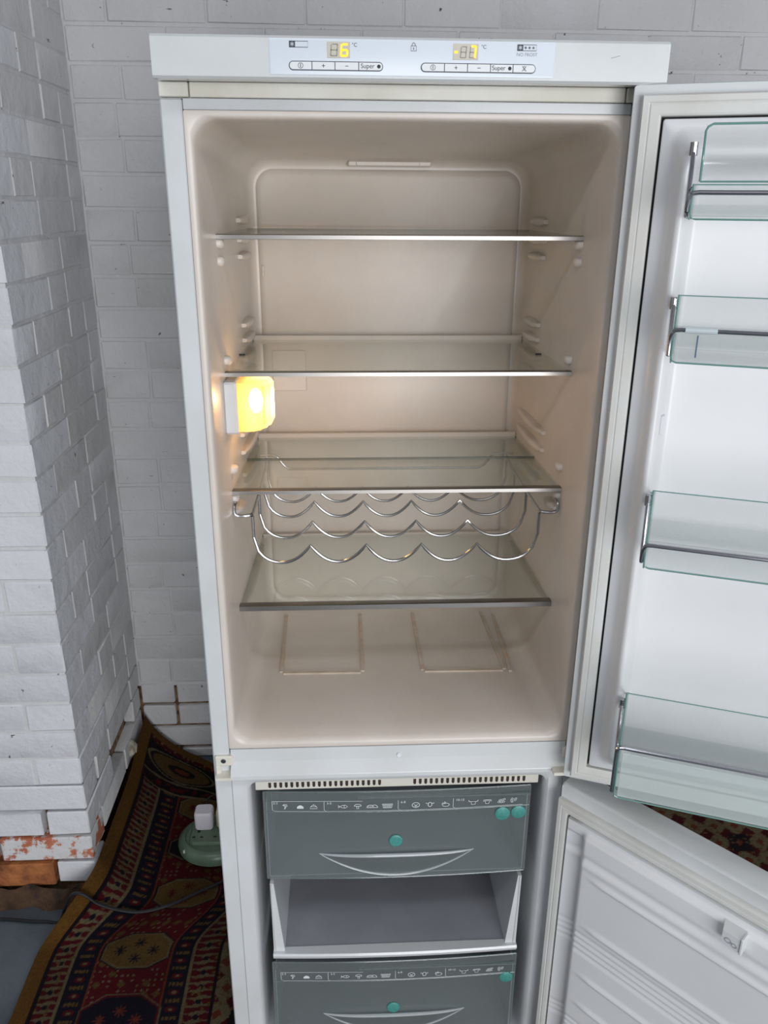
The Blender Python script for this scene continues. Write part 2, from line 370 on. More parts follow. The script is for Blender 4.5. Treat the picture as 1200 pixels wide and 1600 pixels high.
# right large ground
Rg = Ug > .40
h2, fu2, fv2 = cells(Ug+.01*np.sin(Vg*30), Vg, .055, .06, 4)
setc(Rg, red*.75); setc(Rg & (h2 > .35) & (np.abs(fu2)+np.abs(fv2) < .62), creamc*.85); setc(Rg & (h2 < .25), dark); setc(Rg & (np.abs(fu2)+np.abs(fv2) < .2), rust)
setc(Rg & (h > .7) & (fu**2+fv**2 < .09), gold)
def band(a, b): return (Ug >= a) & (Ug < b)
for a, b, fl in ((.040, .080, 0), (.343, .392, 1)):
    m_ = band(a, b); setc(m_, red*.9); c_ = (a+b)/2
    hh, f1, f2 = cells(Ug*0, Vg, 1, .034, 7+fl); uu = (Ug-c_)/.017; vv = f2*2
    setc(m_ & (np.abs(uu*np.cos(vv*3)+vv*.4) < .38) & (np.abs(vv) < .8), creamc*.75)
    setc(m_ & (uu**2+vv**2 < .12), navy); setc(m_ & (h > .8) & (fu**2+fv**2 < .1), gold)
setc(band(.033, .040) | band(.392, .400), dark)
for a, b in ((.080, .088), (.335, .343)): setc(band(a, b), creamc*.8)
for a, b in ((.088, .134), (.293, .335)):
    m_ = band(a, b); setc(m_, navy); c_ = (a+b)/2; hh, f1, f2 = cells(Ug*0, Vg, 1, .019, 3); uu = (Ug-c_)/.016; vv = f2*2
    jj = np.floor(Vg/.019).astype(int) % 2
    star = (np.abs(uu) < .9) & (np.abs(vv) < .62) & (np.abs(np.sin(uu*6))*np.abs(np.cos(vv*3)) > .25)
    setc(m_ & star & (jj == 0), gold*.9); setc(m_ & (uu**2+vv**2*1.2 < .55) & (jj == 1), red); setc(m_ & (uu**2+vv**2 < .10) & (jj == 1), creamc*.8)
setc(band(.134, .137) | band(.290, .293), rust)
fm = band(.137, .290)
# medallions
def octo(cu, cv, ru, rv): return (np.maximum(np.abs(Ug-cu)/ru, np.abs(Vg-cv)/rv) < 1) & (np.abs(Ug-cu)/ru+np.abs(Vg-cv)/rv < 1.45)
def flower(cu, cv, r):
    a = np.arctan2(Vg-cv, Ug-cu); d = np.hypot(Ug-cu, Vg-cv); return d < r*(.62+.38*np.cos(a*8))
hx, g1, g2 = cells(Ug-.137, Vg, .0255, .0255, 2)
setc(fm & (hx > .72) & (np.abs(g1)+np.abs(g2) < .36), gold*.8)
for cv, kind in ((-.07, 0), (.085, 1), (.248, 0), (.405, 0), (.555, 2), (.70, 0)):
    cu = .213; ru, rv = (.068, .04) if kind != 1 else (.075, .052)
    setc(octo(cu, cv, ru+.007, rv+.007), creamc*.6 if kind == 1 else dark); setc(octo(cu, cv, ru+.004, rv+.004), red if kind == 1 else creamc*.7)
    setc(octo(cu, cv, ru, rv), navy if kind == 1 else gold if kind == 0 else dark)
    for q in ((-.036, 0), (.036, 0), (0, .02), (0, -.02)):
        setc(flower(cu+q[0], cv+q[1], .014), rust if kind else (navy if abs(cv-.248) < .01 else red))
# end border
Eb = (Vg > .735) & (Ug > .035) & (Ug < .45)
setc(Eb, dark); q = Vg-.735+.05*np.abs(Ug-.2)
setc(Eb & (q > .0) & (q < .008), creamc*.8); setc(Eb & (q > .014) & (q < .03) & (h > .4), red)
setc(Eb & (q > .036) & (q < .042), creamc*.7)
leaf = ((Ug-.13)/.085)**2+((Vg-.815)/.034)**2
setc(Eb & (leaf < 1.25), creamc*.75); setc(Eb & (leaf < 1.05), dark); setc(Eb & (leaf < .85), gold*.8); setc(Eb & (leaf < .18), dark); setc(Eb & (leaf < .05), rust)
leaf = ((Ug-.32)/.075)**2+((Vg-.815)/.034)**2
setc(Eb & (leaf < 1.25), creamc*.75); setc(Eb & (leaf < 1.05), dark); setc(Eb & (leaf < .85), gold*.8)
setc(Eb & (Vg > .858), red*.8); setc(Eb & (Vg > .858) & (h > .5) & (fu**2+fv**2 < .08), creamc*.8)
setc(Vg > .875, tan); setc(Ug < .033, tan); setc((Ug < .0345) & (Ug > .033), dark)
col *= .30*(.72+.5*rs.rand(nu_, nv_, 1)); wear = .9+.12*np.sin(Ug*31)*np.sin(Vg*23+1); col *= wear[..., None]
me = bpy.data.meshes.new('rug'); nvt = nu_*nv_; me.vertices.add(nvt)
me.vertices.foreach_set('co', np.stack([px, py, pz], -1).reshape(-1).astype(np.float32))
I, Jx = np.meshgrid(np.arange(nu_-1), np.arange(nv_-1), indexing='ij'); a_ = (I*nv_+Jx).ravel()
quads = np.stack([a_, a_+nv_, a_+nv_+1, a_+1], -1).astype(np.int32); nq = len(quads)
me.loops.add(nq*4); me.loops.foreach_set('vertex_index', quads.ravel()); me.polygons.add(nq)
me.polygons.foreach_set('loop_start', np.arange(0, nq*4, 4, dtype=np.int32)); me.update(calc_edges=True)
ca = me.color_attributes.new('pattern', 'FLOAT_COLOR', 'POINT'); c4 = np.ones((nvt, 4), np.float32); c4[:, :3] = col.reshape(-1, 3); ca.data.foreach_set('color', c4.ravel())
me.materials.append(M['rug']); me.shade_smooth()
rug = bpy.data.objects.new('rug', me); sc.collection.objects.link(rug)
tag(rug, 'red and gold patterned oriental rug spread under the fridge and rumpled up the brick corner', 'rug')
def rz_(x, y):
    m_ = (np.abs(px-x) < .012) & (np.abs(py-y) < .012)
    return float(pz[m_].max()) if m_.any() else FZ
# ------------------------------------------------------------------ extension socket, plugs, cables
SX, SY = -.118, .548; SZ = FZ+.012
so = empty('extension_socket', (SX, SY, SZ)); tag(so, 'round pale green multi-way extension socket lying on the rug beside the fridge', 'extension socket')
mb = MB(); L = []
for q, zz in ((.86, 0), (.98, .006), (1, .018), (.97, .028), (.88, .036), (.8, .038), (.77, .034), (.70, .034)):
    L.append([(.093*q*math.cos(a), .080*q*math.sin(a), zz) for a in [2*math.pi*k/48 for k in range(48)]])
mb.loft(L, True, True, True).build('housing', 'socket', so)
mb = MB()
mb.loft([[(p[0]-.008, p[2]-.0, zz) for p in rr(-.052*q, .052*q, -.036*q, .044*q, .016, 0)] for q, zz in ((1.04, .033), (1, .041), (.96, .043))], True, False, True).build('socket_face', 'socket', so)
mb = MB()
for ox in (-.040, .012):
    mb.box(ox-.0035, ox+.0035, -.002, .008, .0425, .0437).box(ox-.013, ox-.006, -.020, -.016, .0425, .0437).box(ox+.006, ox+.013, -.020, -.016, .0425, .0437)
mb.build('pin_holes', 'black', so)['kind'] = 'stuff'
MB().box(-.07, -.066, -.055, -.05, .028, .0345).build('casing_seam', 'enamel', so, label='small pale chip on the casing rim')
def plug(x, y, z, material, label, w_=.044, h_=.05, d_=.034):
    e = empty('plug', (x, y, z)); tag(e, label, 'plug'); mb = MB()
    mb.loft([[(p[0], p[2], zz) for p in rr(-w_/2*q, w_/2*q, -d_/2*q, d_/2*q, .009*q, 0)] for q, zz in ((.9, 0), (1, .004), (1, h_-.008), (.96, h_-.003), (.84, h_))], True, True, True).build('plug_body', material, e)
    return e
p1 = plug(-.146, .572, SZ+.0435, 'plug', 'white square charger plug in the left outlet of the green socket', .046, .05, .04)
p2 = plug(-.094, .575, SZ+.0435, 'plugcream', 'cream plug beside the white one, partly hidden by the fridge side')
def smooth_path(P, n=8):
    P = [Vector(p) for p in P]; out = []
    for i in range(len(P)-1):
        a, b_, c, d = P[max(i-1, 0)], P[i], P[i+1], P[min(i+2, len(P)-1)]
        for k in range(n):
            t_ = k/n; out.append(.5*((2*b_)+(-a+c)*t_+(2*a-5*b_+4*c-d)*t_*t_+(-a+3*b_-3*c+d)*t_**3))
    out.append(P[-1]); return out
w1 = [(-.146, .585, SZ+.08), (-.142, .62, SZ+.085), (-.125, .66, SZ+.06), (-.09, .69, FZ+.03), (-.03, .70, FZ+.015)]
MB().tube(smooth_path(w1), .0024, 8).build('charger_lead', 'cable', None); tag(bpy.data.objects['charger_lead'], 'thin dark lead rising from the white charger plug', 'cable')
pts = []
for x, y in ((-1.0, .34), (-.80, .365), (-.66, .352), (-.56, .345), (-.51, .338), (-.47, .335), (-.44, .335), (-.41, .335), (-.38, .335), (-.35, .335), (-.31, .338), (-.26, .345), (-.20, .365), (-.14, .40), (-.09, .43), (-.055, .46), (-.03, .53), (-.02, .66)):
    pts.append((x, y, max(rz_(x, y), FZ)+.0042))
MB().tube(smooth_path(pts), .0036, 8).build('power_cable', 'cable'); tag(bpy.data.objects['power_cable'], 'black cable trailing from the floor at left across the rug to behind the fridge', 'cable')
# ------------------------------------------------------------------ fridge freezer
FB = FZ+.006
fr = empty('fridge_freezer', (0, 0, 0)); tag(fr, 'tall white two-door fridge freezer standing open against the brick wall', 'fridge freezer')
mb = MB()
mb.box(0, .0265, -.003, .60, FB+.004, 1.7395, .002).box(.5735, .60, -.003, .60, FB+.004, 1.7395, .002).box(.0265, .5735, .50, .60, FB+.004, 1.74)
mb.box(.0265, .5735, .0, .60, FB+.004, .010+FB).box(.0, .60, .004, .60, 1.7395, 1.757).box(.0265, .5735, .03, .5, .752, .80)
mb.build('cabinet', 'enamel', fr)
for x in (.03, .53):
    for y in (.03, .53):
        MB().tube([(x+.02, y, FB), (x+.02, y, FB+.006)], .016, 14).build('foot', 'clip', fr)
# top trim & end caps under the header
MB().box(.0365, .5635, -.004, .006, 1.7405, 1.757, .001).build('top_trim', 'cream', fr)
for x0, x1 in ((.001, .0355), (.5645, .599)): MB().box(x0, x1, -.008, .006, 1.7405, 1.7565, .001).build('end_cap', 'cream', fr)
MB().box(.0275, .5725, -.0035, .008, 1.7272, 1.7395, .0008).build('top_rail', 'enamel', fr)
# header
prof = [(-.047, 1.7995), (-.0500, 1.7965), (-.0500, 1.7575), (-.047, 1.7548), (-.044, 1.7546), (-.006, 1.7572), (.0, 1.7575), (.60, 1.7575), (.60, 1.7995)]
mb = MB().loft([[(x, y, z) for y, z in prof] for x in (.0040, .5960)], True, True, True); hd = mb.build('control_header', 'enamel', fr, ang=25)
pn = MB().loft([rr(.1365-q, .4615+q, 1.7600-q, 1.7965+q, .0015, y) for q, y in ((.0, -.0498), (0, -.0506), (-.0008, -.0509))], True, False, True).build('display_panel', 'panel', fr)
fy = lambda x, z: -.0512
sc_ = MB(); stroke(sc_, [(.5275, 1.7815), (.5305, 1.7822), (.538, 1.7842)], .0007, lambda x, z: -.0502); sc_.build('scuff_mark', 'inkpale', fr)
def segdigit(mb, x, z, w_, h_, on, wd, y):
    s_ = .12*h_
    pt = {'a': [(x+.15*w_, z+h_), (x+w_, z+h_)], 'b': [(x+w_, z+h_), (x+w_, z+h_/2)], 'c': [(x+w_, z+h_/2), (x+w_, z)], 'd': [(x, z), (x+w_, z)], 'e': [(x, z), (x, z+h_/2)], 'f': [(x, z+h_/2), (x, z+h_)], 'g': [(x, z+h_/2), (x+w_, z+h_/2)]}
    for c_ in on:
        a, b_ = pt[c_]; a = (a[0]+(a[1]-z)*.08, a[1]); b_ = (b_[0]+(b_[1]-z)*.08, b_[1]); stroke(mb, [a, b_], wd, lambda X, Z: y)
for x0, x1 in ((.2015, .2275), (.3445, .3735)):
    d_ = MB().box(x0, x1, -.0513, -.0505, 1.7772, 1.7935, .0002).build('display_window', 'lcd', fr)
    g_ = MB(); a_m = MB()
    if x0 < .3:
        segdigit(g_, x0+.004, 1.7795, .007, .0115, 'abcdefg', .0013, -.05145); segdigit(a_m, x0+.0155, 1.7795, .007, .0115, 'acdefg', .0022, -.0515)
    else:
        segdigit(g_, x0+.0085, 1.7795, .006, .0110, 'abcdefg', .0012, -.05145); segdigit(g_, x0+.019, 1.7795, .006, .0110, 'defg', .0012, -.05145)
        segdigit(a_m, x0+.019, 1.7795, .006, .0115, 'abc', .0022, -.0515); stroke(a_m, [(x0+.0015, 1.785), (x0+.0055, 1.785)], .0025, lambda X, Z: -.0515)
    g_.build('unlit_segment', 'ghost', d_); a_m.build('lit_segment', 'amber', d_, label='glowing amber digit')
text('°C', .0055, .2325, -.0512, 1.7905, 'ink', pn); text('°C', .0055, .3795, -.0512, 1.7905, 'ink', pn); text('NO FROST', .0050, .4295, -.0512, 1.7835, 'inkpale', pn)
ic = MB()
def frame_(x0, x1, z0, z1, wd): stroke(ic, [(x0, z0), (x1, z0), (x1, z1), (x0, z1)], wd, fy, True)
for x0, x1, s_ in ((.1590, .1800, 0), (.4180, .4400, 1)):
    frame_(x0, x1, 1.7875, 1.7935, .0006); poly(ic, [(x0, 1.7875), (x0+.0068, 1.7875), (x0+.0068, 1.7935), (x0, 1.7935)], fy)
    if s_:
        for k in range(3):
            for a in (0, 60, 120):
                dx, dz = .0016*math.cos(math.radians(a)), .0016*math.sin(math.radians(a)); cx = x0+.0095+k*.0045
                stroke(ic, [(cx-dx, 1.7905-dz), (cx+dx, 1.7905+dz)], .0005, fy)
stroke(ic, [(.2965, 1.7855), (.3025, 1.7855), (.3025, 1.7905), (.2965, 1.7905)], .0006, fy, True); stroke(ic, arc(.2995, 1.7905, .0019, .0032, 0, 180), .0006, fy); stroke(ic, [(.2995, 1.7867), (.2995, 1.7890)], .0009, fy)
ic.build('panel_icons', 'ink', pn)['kind'] = 'stuff'
ast = MB()
for x0 in (.1590, .4180):
    for a in (0, 60, 120):
        dx, dz = .0021*math.cos(math.radians(a+90)), .0021*math.sin(math.radians(a+90)); stroke(ast, [(x0+.0034-dx, 1.7905-dz), (x0+.0034+dx, 1.7905+dz)], .0006, lambda x, z: -.0514)
ast.build('frost_stars', 'panel', pn)['kind'] = 'stuff'
def buttons(xs, z0, z1):
    n_ = len(xs)-1
    MB().loft([rr(xs[0]-.0009-q, xs[-1]+.0009+q, z0-.0009-q, z1+.0009+q, (z1-z0)/2+.0008, y) for q, y in ((0, -.0505), (0, -.0514), (-.0002, -.0515))], True, False, True).build('button_surround', 'ink', fr)
    out = []
    for k in range(n_):
        a, b_ = xs[k]+(.0004 if k else 0), xs[k+1]-(.0004 if k < n_-1 else 0); r_ = (z1-z0)/2-.0002
        rl, rrg = (r_ if k == 0 else .0003), (r_ if k == n_-1 else .0003)
        def lp(q, y):
            o = []
            for cx, cz, a0, r in ((b_-rrg, z1-rrg, 0, rrg), (a+rl, z1-rl, 90, rl), (a+rl, z0+rl, 180, rl), (b_-rrg, z0+rrg, 270, rrg)):
                for i in range(7):
                    an = math.radians(a0+15*i); o.append((cx+(r-q)*math.cos(an), y, cz+(r-q)*math.sin(an)))
            return o
        bt = MB().loft([lp(0, -.0513), lp(0, -.0524), lp(.0002, -.0526)], True, False, True).build('button', 'button', fr); out.append((bt, (a+b_)/2))
    return out
z0, z1 = 1.7652, 1.7730; zc = (z0+z1)/2
fb = lambda x, z: -.0528
B1 = buttons([.1590, .1842, .2102, .2372, .2640], z0, z1); B2 = buttons([.3090, .3350, .3615, .3880, .4140, .4395], z0, z1)
for bt, x in (B1[0], B2[0]):
    i_ = MB(); stroke(i_, arc(x, zc, .0027, .0027, 0, 360, 18), .0005, fb); stroke(i_, [(x, zc-.0018), (x, zc+.0018)], .0007, fb); i_.build('power_symbol', 'inkblack', bt)
for (bt, x), s_ in ((B1[1], '+'), (B1[2], '-'), (B2[1], '+'), (B2[2], '-')):
    i_ = MB(); stroke(i_, [(x-.0018, zc), (x+.0018, zc)], .0006, fb)
    if s_ == '+': stroke(i_, [(x, zc-.0018), (x, zc+.0018)], .0006, fb)
    i_.build('button_symbol', 'inkblack', bt)
for bt, x in (B1[3], B2[3]):
    text('Super', .0068, x-.0035, -.0528, zc+.0002, 'inkblack', bt); MB().disc((x+.0093, -.0526, zc), .0020, 'y', .0004, 16).build('indicator', 'inkblack', bt)
bt, x = B2[4]; i_ = MB(); stroke(i_, arc(x, zc+.0003, .0013, .0022, 0, 180), .0004, fb); stroke(i_, [(x-.0018, zc-.0012), (x+.0018, zc-.0012)], .0004, fb)
for s_ in (1, -1): stroke(i_, [(x-.0024, zc-.0026*s_), (x+.0024, zc+.0026*s_)], .0005, fb)
i_.build('alarm_symbol', 'inkblack', bt)
# ---- fridge liner
mb = MB()
lo = [(.0272, .5728, .8055, 1.7268, .002, .004), (.0272, .5728, .8055, 1.7268, .002, -.0030), (.0335, .5665, .8125, 1.7215, .018, -.0036), (.0362, .5638, .8165, 1.7188, .027, -.001),
      (.0378, .5622, .8200, 1.7170, .030, .006), (.0392, .5608, .8270, 1.7150, .032, .03), (.042, .558, .829, 1.712, .034, .12), (.047, .553, .830, 1.702, .038, .30), (.052, .548, .831, 1.694, .042, .42), (.058, .542, .838, 1.688, .040, .437),
      (.064, .536, .846, 1.681, .036, .440), (.067, .533, .850, 1.677, .032, .440), (.0705, .5295, .854, 1.673, .028, .434), (.078, .522, .862, 1.665, .022, .4325)]
mb.loft([rr(a, b_, c, d, r, y, 9) for a, b_, c, d, r, y in lo], True, False, True); mb.build('fridge_liner', 'liner', fr, ang=50)
# faint moulded stripes on the liner floor
fl = MB(); z_ = .8290
def strip(pts, wd, h=.0034):
    P = [Vector(p) for p in pts]
    for a, b_ in zip(P, P[1:]):
        d = (b_-a).normalized(); n2 = Vector((-d.y, d.x))*wd/2
        q = [a+n2+d*wd/2, b_+n2-d*wd/2, b_-n2-d*wd/2, a-n2+d*wd/2]
        fl.add([(p.x, p.y, z_) for p in q]+[(p.x*.999+.0003, p.y, z_+h) for p in q], [(4, 5, 6, 7), (0, 1, 5, 4), (1, 2, 6, 5), (2, 3, 7, 6), (3, 0, 4, 7)])
for pth in ([(.094, .40), (.099, .178), (.245, .176), (.245, .40)], [(.353, .40), (.354, .176), (.503, .174), (.494, .40)], [(.518, .39), (.513, .166)]): strip(pth, .0065)
fl.build('floor_rib', 'stain', fr, label='faint stained rib outline moulded in the liner floor')
strip_m = MB()
# rear details
MB().box(.228, .372, .425, .4365, 1.6815, 1.6905, .002).build('drain_clip', 'liner', fr)
MB().box(.242, .352, .423, .428, 1.6825, 1.6895, .001).build('drain_clip', 'liner', fr)
MB().box(.084, .147, .4285, .434, 1.290, 1.366, .0015).build('sensor_cover', 'liner', fr)
MB().box(.0725, .0765, .430, .434, 1.497, 1.517, .001).build('liner_mark', 'liner', fr)
# moulded shelf supports
def wx(y, side): 
    x = .0392+(y-.03)*(.0128/.39); return x if side < 0 else .6-x
def support(side, y0, z, ln, h_=.008, pr=.010):
    x = wx(y0, side); s_ = -side; mb = MB(); L = []
    for k in range(9):
        t_ = k/8; y = y0+ln*t_; q = math.sin(math.pi*min(1, max(0, t_*.92+.04)))**.35; xx = wx(y, side)
        L.append([(xx-s_*.003, y, z-h_*.6*q), (xx+s_*pr*q*.7, y, z-h_*.6*q), (xx+s_*pr*q, y, z-h_*.3*q), (xx+s_*pr*q, y, z+h_*.25*q), (xx+s_*pr*.7*q, y, z+h_*.45*q), (xx-s_*.003, y, z+h_*.5*q)])
    mb.loft(L, True, True, True).build('shelf_support', 'liner', fr, ang=60)
for sd in (-1, 1):
    for z, y0, ln in ((1.596, .30, .085), (1.566, .30, .085), (1.540, .30, .085), (1.570, .105, .018), (1.546, .105, .018),
                      (1.430, .30, .09), (1.405, .30, .09), (1.377, .30, .09), (1.405, .110, .018),
                      (1.262, .22, .17), (1.232, .22, .17), (1.193, .22, .17), (1.236, .110, .018), (1.165, .12, .05), (1.190, .11, .02), (.991, .13, .26)):
        support(sd, y0, z, ln, .012 if ln > .03 else .013, .013 if ln > .03 else .009)
# ---- shelves
def shelf(z, split=False, ft=.006, rear=.010, clips=False, label=None):
    e = empty('glass_shelf', (0, 0, z), 0, fr)
    if label: e['label'] = label
    xa, xb = .0385, .5615; ya, yb = .109, .414
    for y0, y1 in (((ya, .277), (.279, yb)) if split else ((ya, yb),)):
        f = lambda y: (y-ya)*.034
        mb = MB(); V = [(xa+f(y0), y0, -.002), (xb-f(y0), y0, -.002), (xb-f(y1), y1, -.002), (xa+f(y1), y1, -.002)]; V += [(x, y, .002) for x, y, _ in V]
        mb.add(V, [(0, 1, 2, 3), (4, 5, 6, 7)], 0); mb.add(V, [(0, 1, 5, 4), (1, 2, 6, 5), (2, 3, 7, 6), (3, 0, 4, 7)], 1); mb.build('glass_pane', ['glass', 'shelfedge'], e, smooth=False)
    tr = [(.104, -.5*ft), (.108, -.5*ft-.0008), (.118, -.5*ft), (.118, .5*ft), (.108, .5*ft+.0006), (.1042, .4*ft)]
    MB().loft([[(x, y, zz) for y, zz in tr] for x in (.0375, .5625)], True, True, True).build('front_trim', 'steel', e)
    if rear: MB().box(.053, .547, .412, .418, -.004, rear, .001).build('rear_trim', 'liner', e)
    if clips:
        for x in (.0475, .5445): MB().box(x-.0012 if x < .3 else x-.008, x+.008 if x < .3 else x+.0012, .250, .255, .002, .0045).build('clip', 'clip', e)
shelf(1.5785, rear=0); shelf(1.386, clips=True); shelf(1.2015, split=True); shelf(1.0000, ft=.009, rear=.004)
# ---- interior lamp on the left side wall
lp = empty('interior_lamp', (0, 0, 0), 0, fr)
MB().box(.0395, .060, .085, .19, 1.300, 1.378, .003).build('lamp_base', 'enamel', lp)
mb = MB(); L = []
for k in range(15):
    t_ = k/14; y = .088+.092*t_; x = .060+.048*math.sin(math.pi*(.10+.86*t_))**.5
    L.append([(.060, y, 1.303), (x-.004+.0022*(k % 2), y, 1.304+.006*t_), (x+.0022*(k % 2), y, 1.312+.006*t_), (x+.0022*(k % 2), y, 1.370), (x-.004, y, 1.376), (.060, y, 1.377)])
mb.loft(L, True, True, True).build('ribbed_lamp_cover', 'lamp_lens', lp, ang=10)
mb = MB(); L = []
for k in range(9):
    a = math.pi*k/8; L.append([(.082+.011*math.sin(a)*math.cos(b_), .135+.011*math.sin(a)*math.sin(b_), 1.340+.022*math.cos(a)*.9) for b_ in [2*math.pi*j/12 for j in range(12)]])
mb.loft(L).build('bulb', 'bulb', lp)
# ---- centre rail, hinges, vent
prof = [(.006, .8045), (-.004, .8045), (-.0048, .7815), (-.018, .7650), (-.019, .7630), (-.019, .7565), (-.012, .7520), (.006, .7505)]
MB().loft([[(x, y, z) for y, z in prof] for x in (.0285, .5715)], True, True, True).build('centre_rail', 'enamel', fr, ang=20)
MB().disc((.2995, -.0045, .7880), .0042, 'y', .003, 18).build('rail_plug', 'button', fr)
def bracket(x0, x1, s_):
    b_ = MB().box(x0, x1, -.009, .004, .776, .7945, .002); b_.box(x0 if s_ > 0 else x1-.009, x0+.009 if s_ > 0 else x1, -.009, .004, .760, .777, .002)
    b_.loft([[(x, y, z) for y, z in ((.004, .7535), (-.009, .7535), (-.020, .757), (-.020, .7615), (-.009, .7625), (.004, .765))] for x in (x0+.001, x1-.003)], True, True, True)
    o = b_.build('hinge_bracket', 'cream', fr); cx = (x0+x1)/2-.001
    MB().disc((cx, -.0088, .7865), .0042, 'y', .0012, 20, 0).build('screw', 'darkchrome', o); MB().disc((cx, -.0098, .7865), .0018, 'y', .0008, 12, 0).build('screw_socket', 'clip', o)
bracket(.0035, .033, 1); bracket(.567, .5965, -1)
MB().box(.548, .585, -.034, -.008, .7595, .7655, .001).build('hinge_arm', 'cream', fr)
# ---- freezer compartment
mb = MB()
lo = [(.0272, .5728, FB+.006, .7505, .002, .006), (.0272, .5728, FB+.006, .7505, .002, -.0025), (.0275, .5725, FB+.007, .7500, .002, -.0028), (.050, .550, FB+.010, .7400, .010, -.0018), (.054, .546, FB+.012, .7340, .013, .003),
      (.0555, .5445, FB+.013, .7325, .013, .02), (.060, .540, FB+.014, .731, .012, .40)]
mb.loft([rr(a, b_, c, d, r, y, 6) for a, b_, c, d, r, y in lo], True, False, True); mb.build('freezer_liner', 'fliner', fr)
MB().box(.062, .538, .016, .022, .7065, .7295, .001).build('vent_grille', 'cream', fr)
mb = MB()
for x0, x1 in ((.0860, .2690), (.3280, .5130)):
    for k in range(21):
        cx = x0+(x1-x0)*k/20; w_ = .0024
        mb.loft([[(cx-w_, y, .7215), (cx-w_, y, .7135), (cx-w_*.6, y, .7112), (cx, y, .7105), (cx+w_*.6, y, .7112), (cx+w_, y, .7135), (cx+w_, y, .7215)] for y in (.0162, .01575)], True, False, True)
o = mb.build('vent_slots', 'vent', fr); o['kind'] = 'stuff'
def icons(mb, zc, fy, sc_=1):
    """storage pictograms printed in a row; all strokes in (x,z)"""
    S = lambda pts, wd=.0008, c=False: stroke(mb, pts, wd, fy, c)
    def at(x, pts): return [(x+a*.001, zc+b_*.001) for a, b_ in pts]
    for a, b_, e_ in ((.0885, .1755, 0), (.1755, .3000, 0), (.3000, .3935, 0), (.3935, .5100, 1)):
        S([(a, zc+.0105), (a, zc-.0070), (a+.004, zc-.0100), (b_+.0035, zc-.0100)] if 1 else 0, .0007)
    S([(.0885, zc+.0105), (.240, zc+.0105)], .0007)
    x = .110; S(at(x, [(-4, 3), (-1, 5), (3, 4), (4, 1), (1, 0), (-4, 3)]), .0010); S(at(x, [(0, 0), (-1.5, -5), (0, -5), (1.5, 0)]), .0009); S(at(x, [(-2, 3), (2, 2)]))
    x = .135; mb.add([(p[0], fy(*p), p[1]) for p in at(x, [(-5, -4), (6, -4), (6, 0), (2, 3), (-1, 3), (-5, 0)])], [tuple(range(6))])
    x = .158; S(at(x, [(-6, -4), (6, -4), (5, 0), (2, 3), (-2, 3), (-5, 0)]), .001, True); S(at(x, [(-1, 3), (0, 5), (1, 3)])); S(at(x, [(-5, 0), (5, 0)]))
    x = .207; S(at(x, [(8, 0), (4, 3), (-1, 2.5), (-5, 0), (-8, 3), (-7, 0), (-8, -3), (-5, 0), (-1, -2.5), (4, -3)]), .001, True); S(at(x, [(3, 3), (2, 0), (3, -3)]))
    x = .232; S([(x+a, zc+.0005+b_) for a, b_ in arc(0, 0, .006, .0042, 0, 180, 10)], .001, True); S(at(x, [(-1.5, 0), (-1.5, -5), (1.5, -5), (1.5, 0)]), .001)
    x = .256; S([(x-.003+a, zc-.003+b_) for a, b_ in arc(0, 0, .006, .0055, 0, 180, 10)], .001, True); S([(x+.004+a, zc-.003+b_) for a, b_ in arc(0, 0, .0055, .0055, 0, 120, 8)], .001); S(at(x, [(3, -3), (10, -3)]), .001)
    for q in (-6, -3, 0): S(at(x, [(q-.5, -2), (q+.8, 1)]))
    x = .282; S(at(x, [(-9, 4), (9, 4), (7, -4), (-7, -4)]), .001, True); S(at(x, [(-9, 2), (9, 2)]))
    for q in (-6, -3.6, -1.2, 1.2, 3.6, 6): S(at(x, [(q, 2), (q*.9, -4)]), .0009)
    x = .330; S([(x+a, zc+b_) for a, b_ in arc(0, 0, .0062, .0052, 0, 360, 18)], .001); S(at(x, [(-3.5, 2), (0, -1), (3.5, 2)])); S(at(x, [(0, -1), (0, -5)])); S(at(x, [(-3, -3), (0, -1), (3, -3)]))
    x = .354; S([(x+a, zc+b_) for a, b_ in arc(0, 0, .0032, .0045, 0, 360, 14)], .0011); S(at(x, [(-3, 2), (-7, 3.5), (-6, 1)]), .001); S(at(x, [(3, 2), (7, 3.5), (6, 1)]), .001)
    x = .379; S([(x+.002+a, zc-.002+b_) for a, b_ in arc(0, 0, .006, .0034, 0, 360, 14)], .001); S(at(x, [(-5, 0), (-3, 3), (-1, 1), (0, 5), (2, 2), (0, 0)]), .0011)
    x = .428; S(at(x, [(-3, -4), (3, -4), (4, 2), (-4, 2)]), .001, True); S(at(x, [(-4, 2), (-7, 2), (-8, 5)]), .0011); S(at(x, [(4, 2), (7, 2), (8, 5)]), .0011)
    x = .452; S(at(x, [(-2.5, -4), (2.5, -4), (4, 2), (-4, 2)]), .001, True); S(at(x, [(-4, 2), (-7, 1), (-6, 4), (-2, 4), (2, 4), (6, 4), (7, 1), (4, 2)]), .001)
    for x, l in ((.476, ((-4, -2), (0, -2.5), (4, -2), (-2, 1.5), (2, 2), (5, 3))), (.498, ((-3, 3), (-4, 0), (-3, -3), (3, 3), (2, 0)))):
        for a, b_ in l: S([(x+a*.001+p, zc+b_*.001+q) for p, q in arc(0, 0, .0019, .0016, 0, 360, 8)], .0008)
